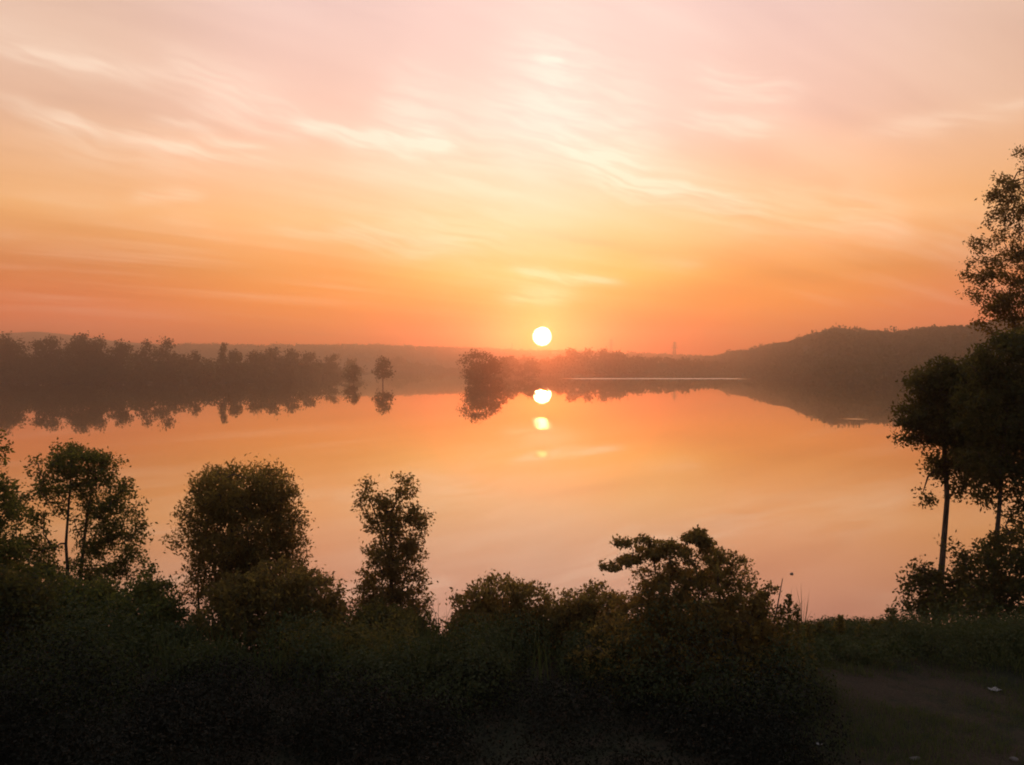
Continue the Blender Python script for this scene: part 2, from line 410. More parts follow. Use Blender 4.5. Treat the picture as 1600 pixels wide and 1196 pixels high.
def height(x, y):
    x = np.asarray(x, float); y = np.asarray(y, float)
    edge = 19 + 1.2 * smooth((x - 5) / 4) + .5 * np.sin(x * .35)
    z = 3.5 + .06 * wav(x, y, 2.1) + .022 * wav(x + y * .4, y * 1.6, .45, 2) - 6.6 * smooth((y - edge) / 12)
    near = y < 60
    f = y > 60
    px = pxof(x, y); D = y
    sd = np.interp(px, SH_PX, SH_D) + 5 * np.sin(px * .05) + 3 * np.sin(px * .17)
    land = -3.1 + 4.2 * smooth((D - sd + 14) / 34)
    rd = np.interp(px, RG_PX, RG_D); rz = np.maximum((HORIZON - np.interp(px, RG_PX, RG_PY)) / F * rd + CAMZ - 9, 0)
    t = np.clip((D - sd) / np.maximum(rd - sd, 30), 0, 1)
    hill = rz * (smooth(t) * .55 + t * .45) * (1 - .5 * smooth((D - rd) / 900)) * (px > 1000)
    fz = np.maximum((HORIZON - np.interp(px, FH_PX, FH_PY)) / F * 1650 + CAMZ - 8, 0)
    far = fz * smooth((D - 1330) / 320) * (1 - .4 * smooth((D - 1650) / 300))
    lz = np.maximum((HORIZON - np.interp(px, FL_PX, FL_PY)) / F * 2000 + CAMZ - 6, 0)
    far2 = lz * smooth((D - 1720) / 280)
    h2 = land + np.maximum(np.maximum(hill, far), far2)
    return np.where(f, h2, z)
na = 640
ang_ = np.concatenate([np.linspace(-40, 40, 480), np.linspace(40.6, 319.4, na - 480)]) * math.pi / 180
rad_ = np.concatenate([[0.6], np.geomspace(1.5, 40, 60), np.geomspace(43, 300, 12), np.linspace(312, 1180, 70), np.geomspace(1200, 2350, 45)])
AA, RRd = np.meshgrid(ang_, rad_)
X = RRd * np.sin(AA); Y = RRd * np.cos(AA)
# keep the sheet square-fronted: forward distance is Y, limit spread behind the viewpoint
Z = height(X, Y)
V = np.stack([X, Y, Z], -1).reshape(-1, 3)
nr = len(rad_); i = np.arange(nr - 1)[:, None] * na; j = np.arange(na)[None]; j2 = (j + 1) % na
Fq = np.stack([i + j, i + j2, i + na + j2, i + na + j], -1).reshape(-1, 4)[:, ::-1]
centre = np.array([[0, 0, height(0, 0)]])
ground = quads('ground', V, Fq, M['ground'], smooth=True); tag(ground, kind='structure')

wv = [(-2200, 14, 0), (2200, 14, 0), (2200, 2200, 0), (-2200, 2200, 0)]
water = quads('lake_water', wv, [[0, 1, 2, 3]], M['water']); tag(water, kind='structure')

# ------------------------------------------------------------------ far woods (masses nobody could count)
def canopy(name, label, xs, ys, zs, hs, ws, per, leaf, mat='leaf_far'):
    """many small crowns in one mass"""
    n = len(xs); k = np.repeat(np.arange(n), per)
    d = unit(rng.normal(size=(n * per, 3))); rr = rng.uniform(.55, 1.0, n * per)
    lump = 1 + .25 * np.sin(d[:, 0] * 5 + k) * np.cos(d[:, 2] * 4 + k * 1.7)
    c = np.stack([xs[k] + d[:, 0] * ws[k] * rr * lump, ys[k] + d[:, 1] * ws[k] * rr * lump, zs[k] + hs[k] * .52 + d[:, 2] * hs[k] * .5 * rr * lump], -1)
    V, f = leaf_quads(c, leaf, .8, d * .5)
    o = quads(name, V, f, M[mat]); return tag(o, label, kind='stuff')

# wooded hill on the right
n = 2600
px = rng.uniform(1030, 1760, n); sd = np.interp(px, SH_PX, SH_D); rd = np.interp(px, RG_PX, RG_D)
t = rng.random(n) * 1.06; t[:800] = rng.uniform(.9, 1.04, 800); t[800:1150] = rng.uniform(-.06, .06, 350)
D = sd + 4 + t * (rd - sd); x = (px - 800) / F * D
hs = rng.uniform(5, 9, n) * (1 + .35 * (rng.random(n) < .08)) * (1 + .12 * np.sin(px * .075) * np.sin(px * .031 + 1)); zz = height(x, D) - .5
canopy('hill_forest', 'hazy dark forest covering the long hill on the right', x, D, zz, hs, hs * rng.uniform(.5, .7, n), 75, 2.1)
# woods on the far ridges
n = 2400
px = rng.uniform(-60, 1220, n); D = 1400 + 265 * rng.random(n) ** .5; x = (px - 800) / F * D
hs = rng.uniform(5, 11, n); canopy('ridge_forest', 'pale hazy woods along the low far ridge', x, D, height(x, D) - 1, hs, hs * .8, 34, 2.8)
# dense wood behind the left shore trees
n = 620
px = np.concatenate([rng.uniform(-260, 440, 480), rng.uniform(430, 545, 140)]); sd = np.interp(px, SH_PX, SH_D)
D = sd + 4 + 110 * rng.random(n); x = (px - 800) / F * D
topy = np.interp(px, [-300, 0, 40, 100, 170, 250, 300, 400, 470, 520, 560], [538, 537, 541, 541, 540, 544, 552, 551, 557, 567, 581]) + rng.uniform(0, 14, n)
hs = np.maximum((HORIZON - topy) / F * D + CAMZ - 1, 3)
low = rng.random(n) < .45; hs = np.where(low, hs * rng.uniform(.25, .7, n), hs); D = np.where(low, sd + rng.uniform(-4, 10, n), D); x = (px - 800) / F * D
canopy('shore_wood', 'dense dark wood along the left shore below the treetops', x, D, np.zeros(n) - .3, hs, np.clip(hs * .45, 2.5, 6.5), 150, 1.25)
# low far-shore woods in the middle
n = 520
n = 760; px = rng.uniform(600, 1130, n); sd = np.interp(px, SH_PX, SH_D); D = sd + 130 * rng.random(n); x = (px - 800) / F * D
topy = np.interp(px, [600, 640, 720, 790, 850, 920, 1000, 1060, 1130], [567, 571, 575, 560, 562, 556, 558, 560, 562])
hs = np.maximum((HORIZON - topy) / F * D + CAMZ - 1, 3) * rng.uniform(.5, 1.0, n)
canopy('far_shore_wood', 'low hazy wood along the far shore below the sun', x, D, np.zeros(n) + .3, hs, np.clip(hs * .5, 3, 9), 60, 2.4)

# ------------------------------------------------------------------ far trees, one by one
def far_tree(px, top, D, w, label, group, dens=1.0, zb=None, trunk_frac=.14, leaf=None, sway=0, name='shore_tree', bushy=True):
    k = D / F; t = P(px, top, D)
    b = np.array((t[0] + sway * k * .4, D, float(height(t[0], D)) if zb is None else zb))
    h = t[2] - b[2]; W = w * k / 2
    tr = [(b[0], b[1], b[2] - .3, .022 * h), (b[0] + rng.normal() * .02 * h, b[1], b[2] + .35 * h, .016 * h), (t[0], D, b[2] + .72 * h, .008 * h), (t[0], D, b[2] + .93 * h, .002 * h)]
    lobes = [(t[0], D, b[2] + h * .88, W * .36, W * .36, h * .12)]
    nl = 12
    for i in range(nl):
        f = trunk_frac + (.86 - trunk_frac) * (i + .5) / nl + rng.normal() * .03
        env = 1.0 - .55 * max(0, f - .5) / .4
        r = W * rng.uniform(.30, .62) * (.6 + .4 * env)
        a = rng.uniform(0, 2 * math.pi); o = W * rng.uniform(.2, .85) * env
        lobes.append((t[0] + math.cos(a) * o, D + math.sin(a) * o, b[2] + h * f, r, r, h * rng.uniform(.06, .12)))
    leaf = leaf or max(.55, D / 480.0)
    area = 2 * W * h
    grow(name, label, 'tree', b, [tr], lobes, 46, int(area * 6.0 * dens / leaf ** 2), leaf, 'leaf_far', group, .75, spread=W * .13 + .25, tip=.03, k=4, interior=.35)

GL = 'trees along the left shore'
for px, top, D, w, dens, lab in [
    (8, 526, 470, 62, 1.0, 'broad rounded tree at the left edge of the far shore'),
    (55, 530, 466, 36, .7, 'loose-crowned shore tree just right of the leftmost broad tree'),
    (80, 523, 470, 46, .7, 'airy shore tree left of the tallest broad treetop on the left shore'),
    (124, 520, 468, 52, 1.0, 'tallest broad treetop of the left shore wood'),
    (151, 527, 472, 44, 1.0, 'rounded shore tree leaning against the right of the tallest treetop'),
    (187, 534, 470, 38, .9, 'lower rounded shore tree right of the tallest treetop'),
    (228, 530, 468, 26, .6, 'thin forked shore tree with a spiky top beside a dark dome'),
    (262, 532, 470, 46, 1.0, 'dark dome-shaped shore tree with a crown overhanging to the right'),
    (305, 547, 470, 20, .6, 'small thin shore tree in the dip of the left wood'),
    (349, 533, 472, 18, .75, 'slim tall shore tree standing clear above the left wood'),
    (368, 545, 476, 26, .9, 'short shore tree right of the slim tall one'),
    (398, 549, 500, 34, 1.0, 'rounded low tree between the slim tall tree and the twin crowns'),
    (425, 543, 540, 42, 1.1, 'left one of the twin rounded crowns near the shore wood end'),
    (455, 545, 545, 34, 1.0, 'right one of the twin rounded crowns near the shore wood end'),
    (482, 551, 590, 34, 1.0, 'sloping bushy tree right of the twin crowns'),
    (520, 554, 640, 24, .9, 'narrow upright tree closing the end of the left wood'),
    (548, 562, 720, 30, .8, 'pale hazy tree behind the flooded pair at the wood end')]:
    far_tree(px, top, D, w * 1.36, lab, GL, dens * 1.35)
far_tree(552, 567, 452, 28, 'short flooded tree with a dark crown standing off the left wood', 'trees standing in the lake', 1.0, -.6, .22, name='flooded_tree')
far_tree(598, 556, 425, 34, 'lone flooded tree on a bare trunk apart from the left wood', 'trees standing in the lake', .95, -.6, .26, name='flooded_tree')
far_tree(745, 550, 418, 68, 'largest flooded tree with a bushy crown left of the sun', 'trees standing in the lake', 1.35, -.6, .04, name='flooded_tree')
far_tree(766, 553, 424, 46, 'second flooded tree touching the largest one left of the sun', 'trees standing in the lake', 1.3, -.6, .05, name='flooded_tree')
far_tree(798, 555, 690, 34, 'narrow flooded tree between the flooded clump and the sun', 'trees standing in the lake', 1.2, -.6, .1, name='flooded_tree')
far_tree(826, 563, 640, 38, 'short flooded tree just left of the sun reflection', 'trees standing in the lake', 1.5, -.6, .05, name='flooded_tree')
far_tree(782, 558, 560, 34, 'dark flooded tree filling the gap behind the flooded clump', 'trees standing in the lake', 1.5, -.6, .05, name='flooded_tree')
GF = 'hazy trees on the far shore'
for px, top, w, lab in [
    (620, 560, 34, 'first hazy tree right of the lone flooded tree'), (648, 567, 34, 'second hazy tree right of the lone flooded tree'),
    (676, 571, 30, 'lowest hazy tree midway between the flooded trees'),
    (822, 559, 40, 'far tree just left below the sun'), (851, 563, 40, 'far tree straight below the sun'),
    (876, 556, 34, 'far tree just right below the sun'), (893, 545, 36, 'highest far tree right of the sun'),
    (917, 547, 34, 'far tree next right of the highest far tree'), (944, 549, 34, 'far tree left at the foot of the left tall pylon'),
    (968, 550, 36, 'far tree right at the foot of the left tall pylon'), (992, 556, 34, 'far tree midway between the two tall pylons'),
    (1020, 558, 30, 'far tree left of the right tall pylon'), (1044, 558, 28, 'far tree at the foot of the right tall pylon'),
    (1072, 560, 30, 'far tree where the shore meets the wooded hill')]:
    D = float(np.interp(px, SH_PX, SH_D)) + 12
    far_tree(px, top, D, w * 1.3, lab, GF, 1.7, leaf=2.0, trunk_frac=.06)

# ------------------------------------------------------------------ pylons on the far ridge
def pylon(px, top, D, label):
    t = P(px, top, D); zb = float(height(t[0], D)); h = t[2] - zb
    root = empty('power_pylon', (t[0], D, zb), label, 'pylon', 'power pylons on the skyline')
    wb, wt_ = h * .085, h * .016
    A, B = [], []
    corners = lambda f: [np.array((t[0] + sx * (wb + (wt_ - wb) * f), D + sy * (wb + (wt_ - wb) * f), zb + h * f)) for sx, sy in ((-1, -1), (1, -1), (1, 1), (-1, 1))]
    lv = np.linspace(0, 1, 9)
    for a, b in zip(lv, lv[1:]):
        ca, cb = corners(a), corners(b)
        for i in range(4):
            A += [ca[i], ca[i], ca[i]]; B += [cb[i], cb[(i + 1) % 4], ca[(i + 1) % 4]]
    r = np.full(len(A), h * .010); V, f = tubes(A, B, r, r, 4); quads('lattice_mast', V, f, M['steel'], root)
    for f_, w in ((.68, .15), (.80, .12), (.92, .09)):
        z = zb + h * f_; A = []; B = []
        for s in (-1, 1):
            e = np.array((t[0] + s * h * w, D, z))
            for dy in (-1, 1):
                A += [np.array((t[0], D + dy * h * .02, z)), np.array((t[0], D + dy * h * .02, z + h * .045))]; B += [e, e]
            A.append(e); B.append(e - np.array((0, 0, h * .04)))
        r = np.full(len(A), h * .011); V, f = tubes(A, B, r, r, 4); quads('crossarm', V, f, M['steel'], root)
pylon(955, 530, 1560, 'left one of the two tall lattice pylons right of the sun')
pylon(1054, 534, 1540, 'right one of the two tall lattice pylons, nearer the wooded hill')
pylon(800, 536, 1640, 'small faint pylon on the ridge left of the sun')

# ------------------------------------------------------------------ trees on the near bank
def line(*q):
    return [(*P(a, b, d), r) for a, b, d, r in q]
def gz(px, D):
    x = (px - 800) / F * D; return np.array((x, D, float(height(x, D))))
def trunk_from_ground(px0, D, *q):
    b = gz(px0, D); return [(b[0], b[1], b[2] - .15, q[0][3] * 1.5)] + line(*q)

GB = 'trees on the near bank'
# leftmost, cut by the frame
D = 20
grow('bank_tree', 'leafy tree cut by the left edge of the photo above the bank', 'tree', gz(-40, D),
     [trunk_from_ground(-42, D, (-40, 900, D, .07), (-36, 780, D, .05), (-32, 700, D, .02))],
     px_lobes([(-30, 720, 42, 50), (-25, 790, 44, 50), (-35, 860, 55, 50), (-5, 905, 60, 50), (10, 950, 70, 40)], D), 150, 14000, .10, 'leaf_a', GB, spread=.14)
# A: airy, twin stems
D = 24
grow('bank_tree', 'airy tree on two thin trunks left of the dense round tree', 'tree', gz(118, D),
     [trunk_from_ground(112, D, (108, 930, D, .05), (103, 850, D, .04), (108, 780, D, .03), (112, 720, D, .012)),
      trunk_from_ground(122, D, (124, 920, D, .055), (131, 850, D, .045), (138, 790, D, .03), (150, 740, D, .012))],
     px_lobes([(118, 718, 42, 28, 1.2), (160, 722, 26, 26), (70, 728, 24, 22, .8), (105, 765, 45, 26, .9), (165, 775, 40, 34, 1.2), (200, 775, 22, 30), (62, 790, 40, 30, .7),
               (150, 820, 34, 36, 1.1), (196, 830, 28, 44, .9), (40, 830, 26, 30, .6), (75, 850, 26, 34, .6), (160, 880, 42, 30, 1.0), (205, 885, 22, 26, .9), (50, 880, 34, 36, 1.2), (110, 900, 40, 26, .6)], D),
     340, 21000, .095, 'leaf_a', GB, aspect=.48, spread=.12, droop=.5)
# sprout between A and B
D = 21
grow('bank_sapling', 'small upright sapling between the airy tree and the round tree', 'sapling', gz(238, D),
     [trunk_from_ground(236, D, (236, 960, D, .02), (238, 900, D, .008))],
     px_lobes([(238, 900, 14, 20), (226, 935, 20, 22), (250, 930, 22, 28), (262, 965, 22, 22)], D), 50, 1500, .10, 'leaf_a', None, spread=.1)
# B: dense round crown
D = 22
grow('bank_tree', 'dense round-crowned tree standing left of the narrow tree', 'tree', gz(350, D),
     [trunk_from_ground(345, D, (352, 950, D, .08), (358, 880, D, .07), (365, 800, D, .05), (372, 745, D, .02)),
      trunk_from_ground(310, D, (311, 960, D, .03), (309, 900, D, .022), (318, 840, D, .012))],
     px_lobes([(375, 770, 66, 46, 1.2), (330, 755, 36, 30), (425, 765, 40, 34), (315, 800, 40, 40), (385, 830, 80, 60, 1.3), (447, 815, 34, 48), (300, 795, 22, 16, .8), (350, 880, 56, 46, 1.1),
               (425, 880, 50, 46, 1.1), (375, 925, 60, 34, 1.0), (300, 850, 32, 26, .7), (285, 842, 28, 10, .5), (285, 905, 24, 16, .5), (310, 925, 34, 20, .5), (455, 850, 28, 30, .8)], D, 1.0),
     520, 48000, .09, 'leaf_b', GB, spread=.13, interior=.3, up=.45, aspect=.42)
# C: narrow
D = 23
grow('bank_tree', 'narrow upright tree with an open forked top near the middle', 'tree', gz(612, D),
     [trunk_from_ground(614, D, (613, 960, D, .06), (610, 880, D, .05), (612, 800, D, .03), (630, 760, D, .010)),
      [(*P(610, 880, D), .035), (*P(592, 820, D), .025), (*P(575, 772, D), .010)]],
     px_lobes([(576, 768, 22, 18, .9), (632, 762, 20, 17, .9), (575, 790, 16, 20, .6), (612, 790, 34, 20, .7), (655, 806, 20, 16, .7), (605, 825, 34, 24, 1.1), (640, 830, 26, 24, .9),
               (610, 870, 42, 30, 1.2), (645, 868, 18, 24, .6), (600, 912, 40, 28, 1.1), (640, 910, 24, 26, .7), (605, 955, 46, 30, 1.2), (655, 950, 22, 20, .9), (575, 905, 18, 22, .8), (570, 955, 20, 24, .9)], D),
     300, 16500, .095, 'leaf_b', GB, aspect=.48, spread=.11, droop=.55)

# right-hand tall trees
D = 25.5
grow('bank_tree', 'tall tree on a straight bare trunk overhanging the lake at right', 'tree', gz(1470, D),
     [trunk_from_ground(1466, D, (1464, 960, D, .13), (1472, 880, D, .09), (1480, 780, D, .075), (1475, 690, D, .07), (1480, 620, D, .05), (1478, 575, D, .02)),
      [(*P(1476, 720, D), .05), (*P(1450, 745, D), .03), (*P(1442, 770, D), .012)]],
     px_lobes([(1468, 585, 36, 26, 1.0), (1440, 605, 30, 26), (1490, 610, 44, 36, 1.1), (1425, 650, 30, 22, .9), (1470, 655, 50, 34, 1.2), (1402, 660, 18, 10, .5), (1440, 690, 26, 20, .7),
               (1510, 680, 40, 40, 1.1), (1455, 730, 22, 18, .5), (1442, 775, 18, 20, .6), (1500, 740, 36, 28, .9), (1520, 640, 40, 50, 1.2), (1475, 700, 40, 26, .7), (1535, 600, 34, 44, 1.1), (1540, 700, 34, 44, 1.0), (1515, 770, 24, 18, .5), (1420, 690, 20, 10, .5), (1408, 680, 14, 8, .4)], D),
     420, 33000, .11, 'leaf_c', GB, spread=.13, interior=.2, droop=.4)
D = 23
grow('bank_tree', 'dark leafy tree filling the right edge below the tallest crown', 'tree', gz(1560, D),
     [trunk_from_ground(1552, D, (1553, 880, D, .07), (1561, 800, D, .055), (1566, 720, D, .05), (1575, 620, D, .03), (1580, 560, D, .015)),
      [(*P(1553, 868, D), .04), (*P(1545, 850, D), .03), (*P(1538, 868, D), .02)]],
     px_lobes([(1575, 560, 50, 40, 1.0), (1530, 575, 30, 26, .9), (1600, 540, 40, 26), (1560, 640, 60, 60, 1.4), (1620, 640, 50, 80, 1.2), (1545, 720, 44, 44, 1.0), (1600, 740, 50, 50, 1.1), (1550, 780, 24, 24, .5), (1600, 820, 36, 34, .7)], D),
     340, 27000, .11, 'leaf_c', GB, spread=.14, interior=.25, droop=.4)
D = 29
grow('bank_tree', 'tallest tree at the right edge with a thin see-through crown against sky', 'tree', gz(1622, D),
     [trunk_from_ground(1618, D, (1618, 900, D, .20), (1620, 700, D, .16), (1614, 500, D, .11), (1606, 360, D, .06), (1600, 260, D, .02))],
     px_lobes([(1592, 252, 22, 18, .8), (1570, 300, 22, 26, .8), (1600, 320, 34, 34), (1562, 345, 20, 26, .8), (1590, 385, 40, 26, .9), (1535, 395, 22, 20, .8), (1530, 425, 24, 22, .9), (1570, 430, 36, 30, 1.0),
               (1545, 465, 34, 22, .9), (1590, 480, 40, 26), (1560, 505, 32, 16, .7), (1640, 300, 40, 60), (1660, 420, 50, 70), (1640, 520, 50, 40), (1655, 600, 50, 50), (1640, 680, 46, 46), (1660, 760, 50, 50)], D),
     520, 38000, .10, 'leaf_glow', GB, spread=.14, droop=.4)

# ------------------------------------------------------------------ bushes and weeds with outlines of their own
def bush(label, px0, D, spec, npts, nl, leaf, mat, stems=5, name='bush', group='bushes along the near bank', depth=1.0, **k):
    b = gz(px0, D); lob = px_lobes(spec, D, depth)
    tr = []
    for i in range(stems):
        l = lob[i % len(lob)]; t = np.array(l[:3]) + rng.normal(size=3) * .15
        s = b + np.array(((l[0] - b[0]) * .25 + rng.normal() * .08, rng.normal() * .1, -.1))
        m_ = s * .5 + t * .5 + np.array((rng.normal() * .1, rng.normal() * .1, .15))
        tr.append([(*s, .03), (*m_, .02), (*t, .008)])
    return grow(name, label, k.pop('cat', 'bush'), b, tr, lob, npts, nl, leaf, mat, group, **k)
bush('rounded bush leaning against the foot of the dense round tree', 455, 20, [(440, 920, 60, 40), (490, 925, 42, 34), (420, 960, 70, 40), (510, 960, 34, 30), (470, 985, 80, 34), (375, 935, 46, 36), (350, 965, 44, 30)], 300, 27000, .09, 'leaf_b', spread=.12, interior=.3)
bush('low domed bush below the airy tree at left', 120, 20, [(120, 940, 60, 30), (180, 938, 56, 30), (60, 930, 60, 36), (235, 965, 50, 30), (150, 980, 110, 44), (280, 985, 50, 26)], 260, 24000, .10, 'leaf_a', spread=.13, interior=.25)
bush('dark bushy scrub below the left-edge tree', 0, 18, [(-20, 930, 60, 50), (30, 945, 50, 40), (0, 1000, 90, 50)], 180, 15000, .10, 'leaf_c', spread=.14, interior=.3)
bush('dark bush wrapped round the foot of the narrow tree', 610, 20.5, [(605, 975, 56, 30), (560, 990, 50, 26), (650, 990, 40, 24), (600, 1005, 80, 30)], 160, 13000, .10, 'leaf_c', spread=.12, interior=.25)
bush('dome-shaped bush with spiky twigs right of the narrow tree', 785, 20, [(782, 935, 46, 34, 1.2), (740, 955, 36, 30), (830, 945, 36, 32), (780, 975, 72, 36, 1.3), (720, 980, 24, 26), (845, 975, 30, 30), (780, 905, 14, 12, .4), (835, 915, 12, 12, .4), (780, 1000, 90, 36)], 260, 21000, .095, 'leaf_b', spread=.11, up=.5, interior=.25)
bush('low rounded bush between the spiky dome and the big layered bush', 905, 19.5, [(900, 945, 34, 26), (940, 945, 40, 30), (875, 960, 26, 22), (915, 975, 60, 34), (930, 1005, 80, 36)], 170, 14000, .09, 'leaf_b', spread=.10, up=.3, interior=.25)
bush('big bush with layered flat sprays of leaves at its top', 1085, 17.5, [(1090, 890, 60, 30, 1.1), (1140, 900, 46, 34, 1.1), (1040, 910, 60, 40, 1.1), (1085, 940, 100, 50, 1.4), (1155, 925, 44, 40), (1172, 965, 46, 46), (1185, 1000, 46, 46), (1100, 1000, 120, 60, 1.3), (1000, 970, 60, 50), (1205, 1020, 34, 50), (1110, 1050, 140, 60, 1.2), (1210, 1060, 60, 60), (980, 1030, 90, 60),
      (975, 851, 14, 5, 9), (1003, 845, 14, 5, 9), (956, 888, 18, 5, 9), (985, 875, 24, 6, 7), (1035, 850, 22, 6, 7), (1015, 864, 30, 8, 5), (1085, 840, 20, 8, 7), (1095, 830, 11, 5, 9), (1100, 848, 20, 6, 6), (1055, 862, 32, 10, 4), (1120, 868, 28, 14, 3)], 560, 64000, .075, 'leaf_b', 10, spread=.06, interior=.42)
bush('leafy twig poking out right of the big layered bush', 1200, 17.5, [(1208, 920, 14, 6), (1195, 930, 10, 8), (1190, 950, 14, 14)], 26, 420, .085, 'leaf_b', 2, name='leafy_twig', group=None, spread=.06)
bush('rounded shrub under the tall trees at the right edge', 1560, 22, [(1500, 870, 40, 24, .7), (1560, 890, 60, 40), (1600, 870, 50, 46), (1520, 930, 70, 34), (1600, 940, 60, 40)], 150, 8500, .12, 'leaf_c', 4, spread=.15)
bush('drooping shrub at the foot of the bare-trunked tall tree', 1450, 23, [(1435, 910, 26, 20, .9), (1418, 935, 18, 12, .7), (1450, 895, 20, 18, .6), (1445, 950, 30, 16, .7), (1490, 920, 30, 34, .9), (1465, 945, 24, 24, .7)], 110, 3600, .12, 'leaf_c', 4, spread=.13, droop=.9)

def stalk(label, px, top, D, w, nl, leaf=.09, mat='weed', group='upright weeds beside the big bush'):
    b = gz(px, D); t = P(px + rng.normal() * 3, top, D); h = t[2] - b[2]
    root = empty('weed_stalk', tuple(b), label, 'weed', group)
    n = 9; zz = np.linspace(-.05, 1, n)
    pts = np.stack([b[0] + (t[0] - b[0]) * zz + rng.normal(size=n) * .012, np.full(n, b[1]) + rng.normal(size=n) * .012, b[2] + h * zz], -1)
    r = np.linspace(.013, .004, n); V, f = tubes(pts[:-1], pts[1:], r[:-1], r[1:], 5); quads('stem', V, f, M['bark'], root, True)
    q = rng.random(nl) ** .8; c = np.stack([np.interp(q, zz, pts[:, i]) for i in range(3)], -1)
    d = unit(rng.normal(size=(nl, 3)) * (1, 1, .3)); wid = w / F * D * (1.15 - .75 * q)[:, None]
    c = c + d * wid * rng.uniform(.3, 1, (nl, 1))
    V, f = leaf_quads(c, leaf, .45, d * 1.5, .35, .2); quads('leaves', V, f, M[mat], root)
for px, top, D, w, nl, lab in [
    (1234, 928, 17.0, 10, 170, 'tallest leafy weed stalk right of the big layered bush'),
    (1249, 946, 17.2, 10, 150, 'second leafy weed stalk right of the big layered bush'),
    (1218, 945, 17.6, 8, 110, 'thin weed stalk rising against the edge of the big bush'),
    (1265, 972, 17.4, 10, 110, 'short weed stalk at the left end of the clearing'),
    (1283, 972, 20.0, 8, 80, 'slim weed right beside the stalks, first on the open bank'),
    (1312, 962, 20.0, 10, 110, 'feathery weed second on the open bank by the lake'),
    (1346, 978, 20.0, 8, 80, 'short weed third on the open bank by the lake'),
    (1390, 950, 20.2, 15, 160, 'bushy weed on the bank left of the bare-trunked tree'),
    (1372, 968, 20.2, 10, 100, 'low weed left against the bushy bank weed')]:
    stalk(lab, px, top, D, w * 1.25, int(nl * 2.4))

# ------------------------------------------------------------------ undergrowth, grass
def mound_field(name, label, xs, ys, hs, ws, per, leaf, mat, aspect=.5):
    n = len(xs); k = np.repeat(np.arange(n), per)
    d = unit(rng.normal(size=(n * per, 3))); d[:, 2] = np.abs(d[:, 2]); rr = .72 + .3 * rng.random(n * per) + .10 * np.sin(d[:, 0] * 7 + k) * np.sin(d[:, 1] * 6 + d[:, 2] * 7 + k * 1.3)
    zb = height(xs, ys)
    c = np.stack([xs[k] + d[:, 0] * ws[k] * rr, ys[k] + d[:, 1] * ws[k] * rr, zb[k] + .05 + d[:, 2] * hs[k] * rr], -1)
    c += rng.normal(size=c.shape) * .05
    fc = unit(d * (1 / np.maximum(ws[k], .2)[:, None]) * (1, 1, 1) + (0, 0, .15))
    V, f = leaf_quads(c, leaf, aspect, d * .5, .2, face=fc)
    return tag(quads(name, V, f, M[mat]), label, kind='stuff')
def field(n, px0, px1, d0, d1):
    D = rng.uniform(d0, d1, n); px = rng.uniform(px0, px1, n); return (px - 800) / F * D, D
def top_limit(x, D, h, pxs, pys):
    """keep scrub below the line where open water shows"""
    lim = np.interp(pxof(x, D), pxs, pys) + rng.uniform(-6, 50, len(x)); z = CAMZ - (lim - HORIZON) / F * D
    return np.clip(np.minimum(h, z - height(x, D)), .25, None)
LPX = [-400, 0, 60, 110, 200, 270, 300, 330, 420, 500, 540, 560, 680, 700, 740, 860, 900, 960, 1000, 1150, 1220, 1262, 1290]
LPY = [880, 890, 905, 940, 945, 965, 972, 960, 945, 955, 985, 995, 1000, 985, 965, 965, 965, 950, 930, 925, 960, 1020, 1060]
x, D = field(46, -260, 1262, 16, 22.5); h_ = top_limit(x, D, rng.uniform(1.3, 3.2, 46), LPX, LPY); w_ = h_ * rng.uniform(.45, .62, 46) + .35
x2, D2 = field(90, -260, 1262, 15.5, 24); h2_ = top_limit(x2, D2, rng.uniform(.5, 1.0, 90), LPX, LPY); w2_ = rng.uniform(.5, .9, 90)
mound_field('undergrowth', 'dark green scrub covering the bank below the trees', np.r_[x, x2], np.r_[D, D2], np.r_[h_, h2_], np.r_[w_, w2_], 1500, .075, 'undergrowth')
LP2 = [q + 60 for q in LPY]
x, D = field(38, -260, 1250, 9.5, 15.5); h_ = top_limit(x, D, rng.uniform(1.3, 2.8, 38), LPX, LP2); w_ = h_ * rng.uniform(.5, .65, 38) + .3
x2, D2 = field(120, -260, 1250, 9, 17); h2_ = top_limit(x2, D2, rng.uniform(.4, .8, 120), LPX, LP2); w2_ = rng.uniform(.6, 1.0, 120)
mound_field('bramble_thicket', 'thicket of brambles with near-black shade in its leaf colour along the bottom of the photo', np.r_[x, x2], np.r_[D, D2], np.r_[h_, h2_], np.r_[w_, w2_], 1400, .055, 'bramble_shade')
x, D = field(130, 440, 640, 17.5, 19.5); mound_field('yellowish_weeds', 'patch of yellowish weeds below the narrow tree', x, D, rng.uniform(.5, .95, 130) + .15, rng.uniform(.15, .3, 130), 60, .075, 'weed')
x, D = field(230, 1262, 1900, 18.2, 22.5); h_ = top_limit(x, D, .3 + 1.7 * rng.random(230) ** 1.3, [1260, 1300, 1340, 1385, 1450, 1900], [1010, 1000, 998, 968, 945, 925])
mound_field('bank_weeds', 'green weeds along the edge of the clearing', x, D, h_, h_ * rng.uniform(.45, .8, 230) + .1, 330, .075, 'grass', .35)

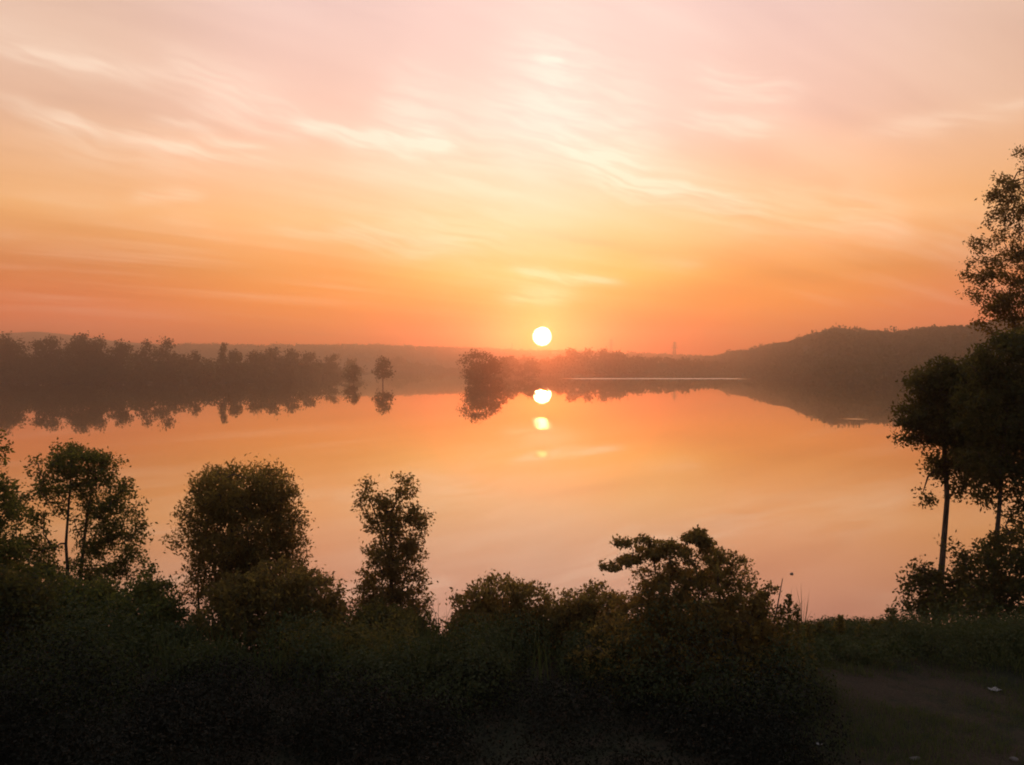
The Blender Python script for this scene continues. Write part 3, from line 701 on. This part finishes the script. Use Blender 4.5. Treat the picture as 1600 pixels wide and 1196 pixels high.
def blades(name, label, x, y, hgt, wid, mat, lean=.5):
    n = len(x); z = height(x, y); a = rng.uniform(0, 2 * math.pi, n); b = rng.uniform(0, 2 * math.pi, n)
    hh = (hgt * rng.uniform(.4, 1.4, n))[:, None]; s = np.stack([np.cos(a), np.sin(a), a * 0], -1) * wid
    l = np.stack([np.cos(b), np.sin(b), b * 0], -1) * rng.uniform(0, lean, (n, 1)) * hh
    p0 = np.stack([x, y, z - .01], -1); up = np.array((0, 0, 1.0))
    v = np.stack([p0 - s, p0 + s, p0 + l * .35 + up * hh * .6 + s * .7, p0 + l * .35 + up * hh * .6 - s * .7, p0 + l + up * hh * .95 + s * .1, p0 + l + up * hh * .95 - s * .1], 1).reshape(-1, 3)
    k = np.arange(n)[:, None] * 6
    f = np.concatenate([k + np.array([0, 1, 2, 3]), k + np.array([3, 2, 4, 5])])
    return tag(quads(name, v, f, M[mat]), label, kind='stuff')
# tufted grass on the clearing, thinner where the earth is trodden
n = 60000; x, D = field(n, 1230, 2000, 10.5, 19)
keep = (.35 + np.sin(x * 1.3 + D * .8) + np.sin(x * .55 - D * 1.9 + 1) + .8 * np.sin(x * 3.1 + D * 2.7) + rng.normal(size=n) * .6) > .1
blades('clearing_grass', 'short dark grass tufts on the clearing at bottom right', x[keep], D[keep], .11, .005, 'grass')
n = 9000; x, D = field(n, 1262, 1900, 17.4, 21.5); pat = np.sin(x * 1.1 + 1) + np.sin(x * 2.3 - D * .9) + .7 * np.sin(x * 5.2 + D * 3)
keep = (pat + rng.normal(size=n) * .4 + (D - 18.6) * .8) > .3
blades('tall_grass', 'tall grass between the clearing and the lake', x[keep], D[keep], np.clip(.30 + .12 * pat[keep], .10, .6) * np.interp(pxof(x, D)[keep], [1262, 1360, 1450], [.45, .5, 1.0]), .008, 'grass', .8)
n = 2500; x, D = field(n, -200, 1262, 16.5, 21)
blades('scrub_grass', 'long grass growing through the scrub on the bank', x, D, .95, .010, 'grass')

# ------------------------------------------------------------------ small things
def lump(name, label, cat, loc, sx, sy, sz, mat, group=None, seed=0, rz=0.0):
    r_ = np.random.default_rng(seed); nu, nv = 10, 6
    V = []
    for j in range(nv + 1):
        for i in range(nu):
            th = math.pi * j / nv; ph = 2 * math.pi * i / nu
            V.append((math.sin(th) * math.cos(ph), math.sin(th) * math.sin(ph), math.cos(th)))
    V = np.array(V); V = V * (1 + .16 * np.sin(V @ r_.normal(size=3) * 3 + 1)[:, None] + .12 * np.sin(V @ r_.normal(size=3) * 5)[:, None])
    V = V * (sx, sy, sz); c, s = math.cos(rz), math.sin(rz); V = V @ np.array([[c, s, 0], [-s, c, 0], [0, 0, 1]])
    f = [[j * nu + i, (j + 1) * nu + i, (j + 1) * nu + (i + 1) % nu, j * nu + (i + 1) % nu] for j in range(nv) for i in range(nu)]
    o = quads(name, V, f, M[mat], None, True); o.location = loc
    return tag(o, label, cat, group)
def on_ground(px, py):
    for D in np.arange(9, 30, .02):
        p = P(px, py, D)
        if p[2] <= height(p[0], p[1]): return p
    return p
def litter(px, py, w, d, label, rz):
    p = on_ground(px, py); nx, ny = 6, 4; V = []
    for j in range(ny):
        for i in range(nx):
            u, v = i / (nx - 1) - .5, j / (ny - 1) - .5
            V.append((u * w, v * d, .008 + .012 * math.sin(u * 7 + px) * math.cos(v * 6)))
    V = np.array(V); f = [[j * nx + i, j * nx + i + 1, (j + 1) * nx + i + 1, (j + 1) * nx + i] for j in range(ny - 1) for i in range(nx - 1)]
    o = quads('paper_scrap', V, f, M['paper'], None, True); o.location = tuple(p + np.array((0, 0, .02))); o.rotation_euler.z = rz
    sm = o.modifiers.new('thickness', 'SOLIDIFY'); sm.thickness = .006
    return tag(o, label, 'litter', 'pale scraps on the clearing')
litter(1554, 1079, .20, .16, 'flat pale scrap lying near the right edge of the clearing', .2)
litter(1280, 1165, .10, .09, 'tiny pale scrap at the foot of the dark thicket', .8)
p = on_ground(1430, 1187); lump('stone', 'small pale stone near the bottom of the clearing', 'stone', tuple(p), .10, .07, .05, 'stone', 'stones on the clearing', 3)
p = on_ground(1585, 1187); lump('stone', 'small stone in the bottom right corner of the clearing', 'stone', tuple(p), .07, .06, .04, 'stone', 'stones on the clearing', 5)
D = CAMZ / ((897 - HORIZON) / F) * .995
q = P(1237, 897, D); lump('driftwood_lump', 'small dark lump floating alone on the lake at right', 'driftwood', (q[0], q[1], .02), .09, .08, .045, 'driftwood', None, 9)

# ------------------------------------------------------------------ haze
hb = np.array([(x, y, z) for z in (-4.6, 102) for x, y in ((-2400, -2400), (2400, -2400), (2400, 2400), (-2400, 2400))])
m, h = material('haze_air')
pv = h.n('ShaderNodeVolumePrincipled')
pv.inputs['Color'].default_value = (.95, .88, .81, 1); pv.inputs['Density'].default_value = .00082
pv.inputs['Anisotropy'].default_value = .92
pv.inputs['Density Attribute'].default_value = ''
finish(m, h, pv.outputs[0], True)
try: m.cycles.homogeneous_volume = True
except Exception: pass
haze = quads('haze', hb, [[3, 2, 1, 0], [4, 5, 6, 7], [0, 1, 5, 4], [1, 2, 6, 5], [2, 3, 7, 6], [3, 0, 4, 7]], m)
tag(haze, kind='stuff')
